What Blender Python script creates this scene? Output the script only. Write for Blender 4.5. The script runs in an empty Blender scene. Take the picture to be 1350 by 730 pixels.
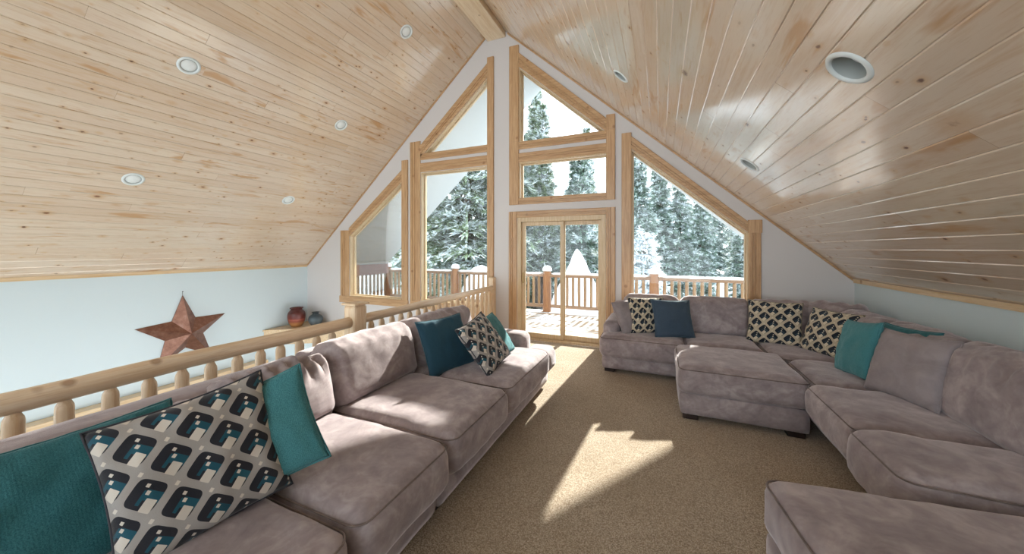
import bpy, bmesh, math, random
from math import sin, cos, pi, radians, sqrt, floor
from mathutils import Vector, Matrix, noise, geometry
random.seed(7)
COL = bpy.context.scene.collection
scene = bpy.context.scene

# ------------------------------------------------------------------ helpers
def lin(h):
    h = h.lstrip('#'); r = []
    for i in (0, 2, 4):
        c = int(h[i:i+2], 16) / 255
        r.append(c/12.92 if c <= .04045 else ((c+.055)/1.055)**2.4)
    return (*r, 1)

def tag(o, label=None, cat=None, group=None, kind=None):
    if label: o['label'] = label
    if cat: o['category'] = cat
    if group: o['group'] = group
    if kind: o['kind'] = kind
    return o

def empty(name, loc):
    o = bpy.data.objects.new(name, None); COL.objects.link(o); o.location = loc
    o.empty_display_size = .1
    return o

def rootloc(p):
    v = Vector((0, 0, 0))
    while p: v += p.location; p = p.parent
    return v

class MB:
    def __init__(s): s.v = []; s.f = []; s.mi = []; s.uv = {}
    def add(s, vs, fs, mi=0):
        k = len(s.v); s.v += [tuple(x) for x in vs]
        s.f += [tuple(i+k for i in f) for f in fs]; s.mi += [mi]*len(fs)
        return k
    def box(s, x0, x1, y0, y1, z0, z1, mi=0):
        s.add([(x0,y0,z0),(x1,y0,z0),(x1,y1,z0),(x0,y1,z0),(x0,y0,z1),(x1,y0,z1),(x1,y1,z1),(x0,y1,z1)],
              [(0,3,2,1),(4,5,6,7),(0,1,5,4),(1,2,6,5),(2,3,7,6),(3,0,4,7)], mi)
    def tube(s, pts, rad, n=12, mi=0, cap=True):
        pts = [Vector(p) for p in pts]
        rs = rad if isinstance(rad, (list, tuple)) else [rad]*len(pts)
        rings = []
        for i, p in enumerate(pts):
            d = (pts[min(i+1, len(pts)-1)] - pts[max(i-1, 0)])
            if d.length < 1e-6: d = Vector((0, 0, 1))
            d.normalize()
            a = Vector((0, 0, 1)) if abs(d.z) < .9 else Vector((1, 0, 0))
            u = d.cross(a).normalized(); w = d.cross(u).normalized()
            rings.append([p + (u*cos(2*pi*k/n) + w*sin(2*pi*k/n))*rs[i] for k in range(n)])
        vs = [q for r in rings for q in r]; fs = []
        for i in range(len(pts)-1):
            for k in range(n):
                fs.append((i*n+k, i*n+(k+1) % n, (i+1)*n+(k+1) % n, (i+1)*n+k))
        if cap:
            fs.append(tuple(range(n))[::-1]); m = (len(pts)-1)*n; fs.append(tuple(m+k for k in range(n)))
        s.add(vs, fs, mi)
    def lathe(s, prof, c, n=32, mi=0, axis=None):
        # prof: (radius, height); axis: optional matrix
        vs = []; fs = []
        for r, h in prof:
            for k in range(n):
                p = Vector((r*cos(2*pi*k/n), r*sin(2*pi*k/n), h))
                if axis: p = axis @ p
                vs.append(p + Vector(c))
        for i in range(len(prof)-1):
            for k in range(n):
                fs.append((i*n+k, i*n+(k+1) % n, (i+1)*n+(k+1) % n, (i+1)*n+k))
        s.add(vs, fs, mi)
    def build(s, name, mats, parent=None, smooth=False, bevel=0, fixn=True):
        me = bpy.data.meshes.new(name)
        off = rootloc(parent)
        me.from_pydata([tuple(Vector(v)-off) for v in s.v], [], s.f)
        if not isinstance(mats, (list, tuple)): mats = [mats]
        for m in mats: me.materials.append(m)
        for p, mi in zip(me.polygons, s.mi): p.material_index = mi; p.use_smooth = smooth
        if s.uv:
            l = me.uv_layers.new(name='UVMap')
            for p in me.polygons:
                for li in p.loop_indices:
                    l.data[li].uv = s.uv[me.loops[li].vertex_index]
        if fixn:
            bm = bmesh.new(); bm.from_mesh(me); bmesh.ops.recalc_face_normals(bm, faces=bm.faces); bm.to_mesh(me); bm.free()
        o = bpy.data.objects.new(name, me); COL.objects.link(o)
        if parent: o.parent = parent
        if bevel:
            b = o.modifiers.new('bevel', 'BEVEL'); b.width = bevel; b.segments = 2; b.limit_method = 'ANGLE'
        return o

def copy_tree(o, parent=None):
    c = o.copy(); COL.objects.link(c)
    if parent: c.parent = parent
    for ch in [x for x in o.children]: copy_tree(ch, c)
    return c

def retop(o):
    """set a root mesh object's origin to its base centre"""
    me = o.data
    xs = [v.co for v in me.vertices]
    c = Vector(((min(v.x for v in xs)+max(v.x for v in xs))/2, (min(v.y for v in xs)+max(v.y for v in xs))/2, min(v.z for v in xs)))
    me.transform(Matrix.Translation(-c)); o.location = o.location + c
    return o

# ------------------------------------------------------------------ materials
class N:
    def __init__(s, name):
        s.m = bpy.data.materials.new(name); s.m.use_nodes = True
        s.t = s.m.node_tree; s.n = s.t.nodes; s.l = s.t.links
        s.b = s.n['Principled BSDF']; s.out = s.n['Material Output']
    def new(s, t, **k):
        n = s.n.new(t)
        for a, v in k.items():
            if hasattr(n, a): setattr(n, a, v)
        return n
    def set(s, sock, v):
        if hasattr(v, 'is_output'): s.l.new(v, sock)
        else: sock.default_value = v
    def math(s, op, a, b=0, c=0, clamp=False):
        n = s.new('ShaderNodeMath', operation=op, use_clamp=clamp)
        s.set(n.inputs[0], a); s.set(n.inputs[1], b); s.set(n.inputs[2], c); return n.outputs[0]
    def obj(s): return s.new('ShaderNodeTexCoord').outputs['Object']
    def geo(s, k='Position'): return s.new('ShaderNodeNewGeometry').outputs[k]
    def uv(s): return s.new('ShaderNodeTexCoord').outputs['UV']
    def sep(s, v):
        n = s.new('ShaderNodeSeparateXYZ'); s.set(n.inputs[0], v); return n.outputs
    def comb(s, x, y, z=0.):
        n = s.new('ShaderNodeCombineXYZ'); s.set(n.inputs[0], x); s.set(n.inputs[1], y); s.set(n.inputs[2], z); return n.outputs[0]
    def mapv(s, v, sc):
        n = s.new('ShaderNodeMapping'); s.set(n.inputs[0], v); n.inputs['Scale'].default_value = sc; return n.outputs[0]
    def noise(s, v, sc, det=3, rough=.5, k='Fac', dist=0):
        n = s.new('ShaderNodeTexNoise'); s.set(n.inputs['Vector'], v); n.inputs['Scale'].default_value = sc
        n.inputs['Detail'].default_value = det; n.inputs['Roughness'].default_value = rough; n.inputs['Distortion'].default_value = dist
        return n.outputs[k]
    def white(s, v):
        n = s.new('ShaderNodeTexWhiteNoise', noise_dimensions='3D'); s.set(n.inputs['Vector'], v); return n.outputs['Value']
    def vor(s, v, sc, k='Distance', feat='F1', rnd=1):
        n = s.new('ShaderNodeTexVoronoi', feature=feat); s.set(n.inputs['Vector'], v); n.inputs['Scale'].default_value = sc
        n.inputs['Randomness'].default_value = rnd
        return n.outputs[k]
    def ramp(s, f, stops, interp='LINEAR'):
        n = s.new('ShaderNodeValToRGB'); s.set(n.inputs[0], f); e = n.color_ramp; e.interpolation = interp
        while len(e.elements) < len(stops): e.elements.new(.5)
        for el, (p, c) in zip(e.elements, stops): el.position = p; el.color = c if not isinstance(c, (float, int)) else (c, c, c, 1)
        return n.outputs[0]
    def mix(s, f, a, b, mode='MIX'):
        n = s.new('ShaderNodeMix', data_type='RGBA', blend_type=mode)
        s.set(n.inputs['Factor'], f); s.set(n.inputs['A'], a); s.set(n.inputs['B'], b); 
        return n.outputs['Result']
    def mapr(s, v, a, b, c=0., d=1.):
        n = s.new('ShaderNodeMapRange'); s.set(n.inputs[0], v)
        for i, x in enumerate((a, b, c, d)): n.inputs[i+1].default_value = x
        return n.outputs[0]
    def bump(s, h, st=.3, dist=.01):
        n = s.new('ShaderNodeBump'); s.set(n.inputs['Height'], h); n.inputs['Strength'].default_value = st; n.inputs['Distance'].default_value = dist
        s.l.new(n.outputs[0], s.b.inputs['Normal'])
    def fin(s, col=None, rough=.5, **k):
        if col is not None: s.set(s.b.inputs['Base Color'], col)
        s.set(s.b.inputs['Roughness'], rough)
        for a, v in k.items(): s.set(s.b.inputs[a.replace('_', ' ')], v)
        return s.m

def plain(name, h, rough=.5, **k):
    n = N(name)
    v = n.noise(n.obj(), 6, 3)
    c = lin(h)
    col = n.mix(n.mapr(v, .3, .7, 0, 1), tuple(x*.94 for x in c[:3])+(1,), tuple(min(1, x*1.05) for x in c[:3])+(1,))
    return n.fin(col, rough, **k)

def mat_paint(name, h):
    n = N(name)
    p = n.geo()
    v = n.noise(p, .7, 2)
    c = lin(h)
    col = n.mix(v, tuple(x*.97 for x in c[:3])+(1,), c)
    n.bump(n.noise(p, 180, 2), .08, .002)
    return n.fin(col, .55)

def mat_ceiling():
    n = N('pine_boards')
    x, y, z = n.sep(n.geo())
    W = .0925                                  # board pitch measured along X
    q = n.math('DIVIDE', n.math('ADD', x, 20.), W)
    bi = n.math('FLOOR', q)
    r1 = n.white(n.comb(bi, 3.))
    # end joints: staggered
    L = 4.6
    yy = n.math('DIVIDE', n.math('ADD', y, n.math('MULTIPLY', r1, 9.)), L)
    seg = n.math('FLOOR', yy); fr = n.math('FRACT', yy)
    jd = n.math('MULTIPLY', n.math('MINIMUM', fr, n.math('SUBTRACT', 1., fr)), L)
    joint = n.math('LESS_THAN', jd, .0028)
    r2 = n.white(n.comb(bi, seg, 5.))
    r3 = n.white(n.comb(seg, bi, 11.))
    # grain
    gv = n.comb(n.math('ADD', n.math('MULTIPLY', x, 1.35), n.math('MULTIPLY', r2, 40.)), n.math('MULTIPLY', y, .075), n.math('MULTIPLY', r3, 7.))
    g1 = n.noise(gv, 28, 4, .6, dist=.6)
    g2 = n.noise(gv, 150, 2, .5)
    # cathedral streaks
    g3 = n.noise(n.comb(n.math('MULTIPLY', x, 1.35), n.math('MULTIPLY', y, .18), r2), 9, 3, .55, dist=.4)
    base = n.ramp(r2, [(0, lin('#d6bea4')), (.25, lin('#dcc7b0')), (.55, lin('#e1cfb9')), (.8, lin('#dfcbb5')), (1, lin('#d9c1a7'))])
    base = n.mix(n.mapr(g1, .48, .75, 0, .5), base, lin('#c69c69'))
    base = n.mix(n.mapr(g2, .55, .8, 0, .28), base, lin('#b98c5a'))
    streak = n.math('MULTIPLY', n.mapr(g3, .60, .70, 0, .7), n.math('GREATER_THAN', r3, .3))
    base = n.mix(streak, base, lin('#c08a4c'))
    # knots
    kv = n.comb(n.math('MULTIPLY', x, 1.35), n.math('MULTIPLY', y, .62), 0.)
    def knots(sc, rad, soft, rmin):
        vn = n.new('ShaderNodeTexVoronoi', feature='F1'); n.set(vn.inputs['Vector'], kv); vn.inputs['Scale'].default_value = sc
        d = vn.outputs['Distance']; pick = n.sep(vn.outputs['Color'])
        d = n.math('ADD', d, n.math('MULTIPLY', n.math('SUBTRACT', n.noise(kv, 70, 2), .5), rad*.7))
        rr = n.mapr(pick[1], 0, 1, .45, 1.15)
        d = n.math('DIVIDE', d, rr)
        return n.math('MULTIPLY', n.mapr(d, rad, rad*soft, 0, 1), n.math('GREATER_THAN', pick[0], rmin)), n.math('MULTIPLY', n.mapr(d, rad*2.6, rad, 0, .55), n.math('GREATER_THAN', pick[0], rmin))
    k1, h1 = knots(5.2, .10, .5, .40)
    k2, h2 = knots(12.5, .145, .5, .36)
    clus = n.mapr(n.noise(n.geo(), 1.1, 2), .42, .55)
    k2 = n.math('MULTIPLY', k2, clus); h2 = n.math('MULTIPLY', h2, clus)
    k3, h3 = knots(3.1, .10, .5, .62)
    big = n.math('GREATER_THAN', x, -2.64)
    k3 = n.math('MULTIPLY', k3, big); h3 = n.math('MULTIPLY', h3, big)
    base = n.mix(h3, base, lin('#cfa678')); base = n.mix(k3, base, lin('#84553a'))
    base = n.mix(h1, base, lin('#c99a62'))
    base = n.mix(h2, base, lin('#cfa470'))
    base = n.mix(k1, base, lin('#8a5a36'))
    base = n.mix(k2, base, lin('#6a4026'))
    base = n.mix(n.math('MULTIPLY', n.math('MULTIPLY', joint, n.math('GREATER_THAN', r2, .35)), .6), base, lin('#9a7450'))
    n.bump(n.math('SUBTRACT', n.noise(gv, 60, 3), n.math('MULTIPLY', joint, 2.)), .06, .004)
    return n.fin(base, .34, Coat_Weight=1., Coat_Roughness=.12, Coat_IOR=1.75)

def mat_pine(name, a='#e2b982', b='#c9935a', axis=2, scale=1., coat=.25, knots=True):
    """clear finished pine, grain running along the given axis"""
    n = N(name)
    c = n.sep(n.geo())
    st = [8., 8., 8.]; st[axis] = .5
    v = n.comb(*[n.math('MULTIPLY', c[i], st[i]) for i in range(3)])
    g = n.noise(v, 5*scale, 4, .6, dist=.8)
    g2 = n.noise(v, 26*scale, 2)
    col = n.mix(n.mapr(g, .35, .7), lin(a), lin(b))
    col = n.mix(n.mapr(g2, .5, .8, 0, .3), col, lin('#b07a45'))
    if knots:
        vn = n.new('ShaderNodeTexVoronoi'); n.set(vn.inputs['Vector'], n.geo()); vn.inputs['Scale'].default_value = 5
        pick = n.sep(vn.outputs['Color'])[0]
        k = n.math('MULTIPLY', n.mapr(vn.outputs['Distance'], .16, .08), n.math('GREATER_THAN', pick, .6))
        col = n.mix(n.math('MULTIPLY', k, .6), col, lin('#8a5a33'))
    n.bump(g2, .08, .003)
    return n.fin(col, .42, Coat_Weight=coat, Coat_Roughness=.2)

def mat_carpet():
    n = N('carpet_pile')
    p = n.geo()
    sp = n.noise(p, 210, 3, .75)
    sp2 = n.vor(p, 230, 'Color')
    big = n.noise(p, 1.6, 3)
    s = n.math('ADD', n.math('MULTIPLY', sp, .6), n.math('MULTIPLY', n.sep(sp2)[0], .4))
    col = n.ramp(s, [(.25, lin('#7c6b5a')), (.42, lin('#a6937e')), (.58, lin('#c9b8a2')), (.75, lin('#e2d6c4'))])
    col = n.mix(n.mapr(big, .35, .65, 0, .25), col, lin('#8f7757'))
    h = n.math('ADD', n.noise(p, 190, 2, .7), n.math('MULTIPLY', n.noise(p, 18, 2), .4))
    n.bump(h, .8, .008)
    return n.fin(col, .95, Sheen_Weight=.15, Specular_IOR_Level=.15)

def mat_velvet(name, dark, mid, light, seed=0., sheen=.55):
    n = N(name)
    p = n.geo()
    m = n.noise(n.mapv(p, (1, 1, 1.4)), 3.2, 4, .62, dist=1.2)
    f = n.noise(p, 16, 3, .6, dist=.6)
    s = n.math('ADD', n.math('MULTIPLY', m, .65), n.math('MULTIPLY', f, .35))
    col = n.ramp(s, [(.36, lin(dark)), (.5, lin(mid)), (.64, lin(light))])
    fine = n.noise(p, 420, 2, .7)
    col = n.mix(n.mapr(fine, .3, .7, 0, .12), col, lin(dark))
    n.bump(n.math('ADD', n.math('MULTIPLY', fine, .3), n.noise(p, 14, 3)), .28, .012)
    return n.fin(col, .82, Sheen_Weight=sheen, Sheen_Roughness=.35, Sheen_Tint=lin('#e6dde0'), Specular_IOR_Level=.25)

def mat_chenille(name, a, b):
    n = N(name)
    uv = n.uv()
    ribs = n.sep(uv)[0]
    r = n.math('SINE', n.math('MULTIPLY', ribs, 420.))
    f = n.noise(n.geo(), 260, 3, .8)
    w = n.noise(n.mapv(uv, (40, 160, 1)), 3, 2, .6)
    s = n.math('ADD', n.math('MULTIPLY', f, .55), n.math('MULTIPLY', w, .45))
    col = n.ramp(s, [(.36, lin(a)), (.62, lin(b))])
    n.bump(n.math('ADD', n.math('MULTIPLY', r, .08), f), .4, .005)
    return n.fin(col, .85, Sheen_Weight=.4, Sheen_Roughness=.4, Sheen_Tint=lin('#bfe3e6'), Specular_IOR_Level=.2)

def mat_pattern(name, size=.5, cell=.108, ground='#a39d98', dark='#27272e', teal='#1f5363', cream='#d9d0c4', rot=.78, squash=1.):
    """woven lattice of rounded squares with teal and cream corners; UV in metres-like units"""
    n = N(name)
    u, v, _ = n.sep(n.uv())
    u = n.math('MULTIPLY', u, size/cell); v = n.math('MULTIPLY', v, size/cell*squash)
    c, s = cos(rot), sin(rot)
    p = n.math('ADD', n.math('MULTIPLY', u, c), n.math('MULTIPLY', v, s))
    q = n.math('SUBTRACT', n.math('MULTIPLY', v, c), n.math('MULTIPLY', u, s))
    p = n.math('FRACT', n.math('ADD', p, 20.3)); q = n.math('FRACT', n.math('ADD', q, 20.6))
    def rrect(cx, cy, hx, hy, e=5.):
        a = n.math('POWER', n.math('ABSOLUTE', n.math('DIVIDE', n.math('SUBTRACT', p, cx), hx)), e)
        b = n.math('POWER', n.math('ABSOLUTE', n.math('DIVIDE', n.math('SUBTRACT', q, cy), hy)), e)
        return n.math('LESS_THAN', n.math('ADD', a, b), 1.)
    col = n.mix(n.noise(n.geo(), 300, 2), lin(ground), tuple(x*1.12 for x in lin(ground)[:3])+(1,))
    col = n.mix(rrect(.5, .5, .39, .39), col, lin(dark))
    body = rrect(.5, .5, .39, .39)
    col = n.mix(n.math('MULTIPLY', rrect(.52, .30, .14, .24, 14), body), col, lin(teal))
    col = n.mix(n.math('MULTIPLY', rrect(.42, .555, .20, .05, 14), body), col, lin(teal))
    col = n.mix(rrect(.27, .29, .18, .14, 16), col, lin(cream))
    col = n.mix(rrect(.74, .60, .048, .048, 12), col, lin(cream))
    col = n.mix(rrect(.575, .49, .055, .05, 12), col, lin(cream))
    col = n.mix(rrect(.95, .95, .07, .05, 8), col, lin(cream))
    n.bump(n.noise(n.geo(), 500, 2, .7), .25, .003)
    return n.fin(col, .8, Sheen_Weight=.2, Specular_IOR_Level=.25)

def mat_glass():
    n = N('window_glass')
    t = n.new('ShaderNodeBsdfTransparent'); t.inputs[0].default_value = (.96, .98, .975, 1)
    g = n.new('ShaderNodeBsdfGlossy'); g.inputs['Roughness'].default_value = .02
    f = n.new('ShaderNodeFresnel'); f.inputs[0].default_value = 1.45
    mx = n.new('ShaderNodeMixShader')
    n.l.new(n.math('MULTIPLY', f.outputs[0], .7), mx.inputs[0]); n.l.new(t.outputs[0], mx.inputs[1]); n.l.new(g.outputs[0], mx.inputs[2])
    n.l.new(mx.outputs[0], n.out.inputs[0])
    return n.m

def mat_snow(name='snow', tint='#f4f7fb'):
    n = N(name)
    p = n.geo()
    n.bump(n.math('ADD', n.noise(p, 3, 4), n.math('MULTIPLY', n.noise(p, 40, 3), .15)), .5, .06)
    return n.fin(n.mix(n.noise(p, 2, 3), lin('#e9eef4'), lin(tint)), .75, Specular_IOR_Level=.3)

def mat_foliage(name, g1, g2, snow):
    n = N(name)
    p = n.geo()
    nz = n.sep(n.geo('Normal'))[2]
    col = n.mix(n.noise(p, 5, 3), lin(g1), lin(g2))
    m = n.math('ADD', n.math('MULTIPLY', n.math('ABSOLUTE', nz), .35), n.noise(p, 2.6, 3, .7))
    col = n.mix(n.mapr(m, snow, snow+.12), col, lin('#e6edf2'))
    return n.fin(col, .8, Specular_IOR_Level=.2)

def mat_bark():
    n = N('bark')
    v = n.mapv(n.geo(), (6, 6, 1))
    f = n.noise(v, 4, 4, .7)
    n.bump(f, .8, .03)
    return n.fin(n.ramp(f, [(.35, lin('#4b423c')), (.65, lin('#8d8079'))]), .9)

def mat_deckboards():
    n = N('snowy_deck_boards')
    x, y, z = n.sep(n.geo())
    fr = n.math('FRACT', n.math('DIVIDE', n.math('ADD', y, 10.), .145))
    gap = n.math('LESS_THAN', fr, .07)
    snow = n.math('ADD', n.noise(n.comb(n.math('MULTIPLY', x, .7), n.math('MULTIPLY', y, 2.)), 1.6, 4, .6), n.math('MULTIPLY', n.math('ABSOLUTE', n.math('SUBTRACT', fr, .5)), -.25))
    wood = n.mix(n.noise(n.comb(x, n.math('MULTIPLY', y, 12.)), 6, 3), lin('#8b7360'), lin('#ab937c'))
    col = n.mix(n.mapr(snow, .40, .48, 0, .85), wood, lin('#dfe3ea'))
    col = n.mix(n.math('MULTIPLY', gap, .55), col, lin('#8c8480'))
    n.bump(n.math('SUBTRACT', snow, gap), .3, .01)
    return n.fin(col, .7)

M = {}
M['ceil'] = mat_ceiling()
M['wall'] = mat_paint('white_wall_paint', '#dad5d3')  # pinkish grey of the backlit gable put into the white
M['wall_skylit'] = mat_paint('skylit_white_wall_paint', '#d3e0e4')  # same white paint, blue skylight tint put into the colour
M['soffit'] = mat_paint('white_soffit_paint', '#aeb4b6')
M['trimZ'] = mat_pine('pine_casing_upright', '#d0aa80', '#b3895f', 2)
M['trimX'] = mat_pine('pine_casing_level', '#d0aa80', '#b3895f', 0)
M['sash'] = mat_pine('pine_sash', '#ddc6a2', '#c8ac84', 2, knots=False)
M['log'] = mat_pine('peeled_log', '#f0dcc2', '#dfc19b', 1, .7, .3)
M['logZ'] = mat_pine('peeled_log_upright', '#eed7b8', '#dcb98f', 2, .7, .3)
M['ledge'] = mat_pine('pine_ledge', '#e2c9a4', '#cfae80', 1, .8, .3)
M['beam'] = mat_pine('pine_beam', '#ecd9bd', '#dcc09a', 1, .6, .3)
M['decklog'] = mat_pine('deck_log', '#a3764f', '#80573a', 2, .7, .05)
M['deckbal'] = mat_pine('deck_baluster', '#a88d6c', '#8a6d50', 2, .7, .05)
M['decklogX'] = mat_pine('deck_log_level', '#9b8068', '#7f654f', 0, .7, .05)
M['redbeam'] = plain('red_brown_fascia', '#96706a', .7)
M['carpet'] = mat_carpet()
M['sofa'] = mat_velvet('taupe_velvet', '#887b7e', '#9e9192', '#b9adae', sheen=1.)
M['piping'] = mat_velvet('taupe_piping', '#625550', '#7b6d68', '#93847f')
M['foot'] = plain('dark_wood_foot', '#2a1c18', .4)
M['greypillow'] = mat_velvet('grey_pillow_cloth', '#8b8083', '#968c8e', '#a09698', sheen=.4)
M['teal'] = mat_chenille('teal_chenille', '#1f4f58', '#46858c')
M['tealB'] = mat_chenille('bright_teal_chenille', '#2a626a', '#5a979c')
M['navy'] = mat_chenille('slate_blue_chenille', '#2c3a48', '#54667a')
M['deepteal'] = mat_chenille('deep_blue_teal_chenille', '#1c3a4a', '#35596c')
M['pat'] = mat_pattern('lattice_weave')
M['patR'] = mat_pattern('lattice_weave_beige', ground='#bdb09a', dark='#1d2430', teal='#31414c', cream='#d8ccb6', cell=.102)
M['glass'] = mat_glass()
M['snow'] = mat_snow()
M['bark'] = mat_bark()
M['leaf'] = mat_foliage('hazed_pine_needles', '#5d7054', '#8c9c80', .76)  # greens paled in the colour to stand in for haze
M['leaf2'] = mat_foliage('hazed_fir_needles', '#5c7366', '#8a9f90', .78)  # likewise lightened, the haze is in the needle colour
M['leaf3'] = mat_foliage('frosted_needles', '#6b7358', '#9a9a78', .60)
M['deck'] = mat_deckboards()
M['white'] = plain('white_enamel', '#e4eaea', .35)
M['lens'] = plain('white_lens', '#eef3f3', .3)
M['baffle'] = plain('grey_baffle', '#aeb4b3', .45)
M['lower'] = mat_paint('pale_lower_floor', '#e6e4df')

def mat_star():
    n = N('rusty_metal')
    p = n.geo()
    f = n.noise(p, 9, 5, .7); f2 = n.noise(p, 60, 3, .7)
    col = n.ramp(f, [(.3, lin('#70493b')), (.55, lin('#8d6453')), (.75, lin('#a18074'))])
    col = n.mix(n.mapr(f2, .55, .75, 0, .35), col, lin('#6f3f2c'))
    n.bump(f2, .1, .003)
    return n.fin(col, .36, Metallic=.6)
M['star'] = mat_star()
def mat_pot(name, bands):
    n = N(name)
    z = n.sep(n.obj())[2]
    f = n.math('ADD', z, n.math('MULTIPLY', n.math('SUBTRACT', n.noise(n.obj(), 25, 3), .5), .02))
    col = n.ramp(n.mapr(f, 0, .3), [(p, lin(c)) for p, c in bands], 'EASE')
    return n.fin(col, .4)
M['pot1'] = mat_pot('striped_glaze', [(0, '#a9713f'), (.2, '#b98350'), (.42, '#8c4433'), (.52, '#a65747'), (.6, '#6e2f26'), (.95, '#53231d')])
M['pot2'] = mat_pot('slate_glaze', [(0, '#4a5257'), (.4, '#5b676c'), (.7, '#3f4a50'), (.95, '#2d3438')])

# ------------------------------------------------------------------ dimensions
D = 5.4               # inner face of the gable wall
RX, AP = -2.64, 5.46  # ridge
XL, XR = -7.48, 2.14
EV = 1.16
ML = (AP-EV)/(RX-XL); MR = (AP-EV)/(XR-RX)
YB = -3.6             # rear wall
YO = 8.0              # end of the covered overhang
WT = .16
ZL = -2.7             # lower storey floor
def ceil_z(x): return AP-ML*(RX-x) if x < RX else AP-MR*(x-RX)

# ------------------------------------------------------------------ ceiling boards (real V grooves)
LP = dict(L=[(-4.785, 2.065), (-3.447, 4.04), (-6.08, 2.07), (-4.787, 4.04), (-6.085, 4.035)],
          R=[(.80, 2.07), (.807, 4.02), (-.402, 3.97)])
LR = .098
def slope_mesh(side, y0, y1, mat, name, holes, groove=True):
    m = ML if side == 'L' else -MR
    x0, x1 = (XL-.0, RX) if side == 'L' else (RX, XR)
    n = Vector((m, 0, -1)).normalized()       # pointing down into room
    W = .0925; g = .0042; dp = .0045
    xs = []
    k = math.ceil((x0+20)/W)
    prof = [(x0, 0)]
    if groove:
        while k*W-20 < x1-.01:
            c = k*W-20
            if c-g > x0+.004: prof += [(c-g, 0), (c, dp), (c+g, 0)]
            k += 1
    prof.append((x1, 0))
    def P(x, d, y): return (x - n.x*d, y, ceil_z(x) - n.z*d)
    th = .05
    loop = [(x, d) for x, d in prof] + [(x1, th), (x0, th)]
    mb = MB(); nn = len(loop)
    ys = [y0, y1]
    vs = [P(x, d, y) for y in ys for x, d in loop]
    fs = [(i, (i+1) % nn, nn+(i+1) % nn, nn+i) for i in range(nn)]
    fs += [tuple(range(nn))[::-1], tuple(nn+i for i in range(nn))]
    mb.add(vs, fs)
    o = mb.build(name, mat)
    if holes:
        cut = MB()
        for hx, hy in holes:
            c = Vector((hx, hy, ceil_z(hx)))
            rot = n.to_track_quat('Z', 'Y').to_matrix()
            cut.lathe([(1e-4, -.2), (LR*.84, -.2), (LR*.84, .2), (1e-4, .2)], c, 32, axis=rot)
        c = cut.build('cutter', mat)
        bm = bmesh.new(); bm.from_mesh(c.data); bmesh.ops.remove_doubles(bm, verts=bm.verts, dist=.0005); bmesh.ops.recalc_face_normals(bm, faces=bm.faces); bm.to_mesh(c.data); bm.free()
        b = o.modifiers.new('b', 'BOOLEAN'); b.operation = 'DIFFERENCE'; b.object = c; b.solver = 'EXACT'
        dg = bpy.context.evaluated_depsgraph_get()
        me = bpy.data.meshes.new_from_object(o.evaluated_get(dg))
        o.modifiers.clear(); o.data = me
        bpy.data.objects.remove(c)
    return o
for side, nm in (('L', 'ceiling'), ('R', 'ceiling')):
    o = slope_mesh(side, YB, D, M['ceil'], nm, LP[side])
    tag(o, kind='structure', label='knotty pine boarded ceiling slope on the %s of the ridge' % ('left' if side == 'L' else 'right'))

# roof above: white soffit beyond the gable, dark shingles are never seen
for side in 'LR':
    m = ML if side == 'L' else -MR
    n = Vector((m, 0, -1)).normalized()
    x0, x1 = (XL, RX) if side == 'L' else (RX, XR)
    mb = MB()
    def P(x, d, y): return (x - n.x*d, y, ceil_z(x) - n.z*d)
    def slab(y0, y1, d0, d1):
        q = [(x0, d0), (x1, d0), (x1, d1), (x0, d1)]
        mb.add([P(x, d, y) for y in (y0, y1) for x, d in q], [(0,1,2,3),(4,7,6,5),(0,4,5,1),(1,5,6,2),(2,6,7,3),(3,7,4,0)])
    slab(YB-.2, D+.01, .16, .3)
    slab(D+.01, YO, 0, .3)
    o = mb.build('roof', M['soffit']); tag(o, kind='structure', label='white roof slab with soffit over the deck, %s slope' % ('left' if side == 'L' else 'right'))

# ridge beam
mb = MB(); mb.box(-2.80, -2.45, YB, D, 5.19, 5.42)
tag(mb.build('ridge_beam', M['beam'], bevel=.012), kind='structure', label='squared pine ridge beam along the ceiling peak')

# thin dark pine strip where ceiling meets gable
mb = MB()
for (xa, xb) in ((XL+.02, -2.80), (-2.41, XR-.02)):
    za, zb = ceil_z(xa), ceil_z(xb)
    mb.add([(xa, D-.02, za-.03), (xb, D-.02, zb-.03), (xb, D-.02, zb-.002), (xa, D-.02, za-.002),
            (xa, D, za-.03), (xb, D, zb-.03), (xb, D, zb-.002), (xa, D, za-.002)],
           [(0,1,2,3),(4,7,6,5),(0,4,5,1),(3,2,6,7),(0,3,7,4),(1,5,6,2)])
tag(mb.build('trim_1', M['trimX']), kind='structure')
# pine strips where the boards meet the side walls
mb = MB(); mb.box(XL, XL+.018, YB, D-.02, EV-.04, EV+.01)
tag(mb.build('trim_2', M['ledge']), kind='structure')
mb = MB(); mb.box(XR-.018, XR, YB, D-.02, EV-.035, EV+.01)
tag(mb.build('trim_3', M['ledge']), kind='structure')

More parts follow.
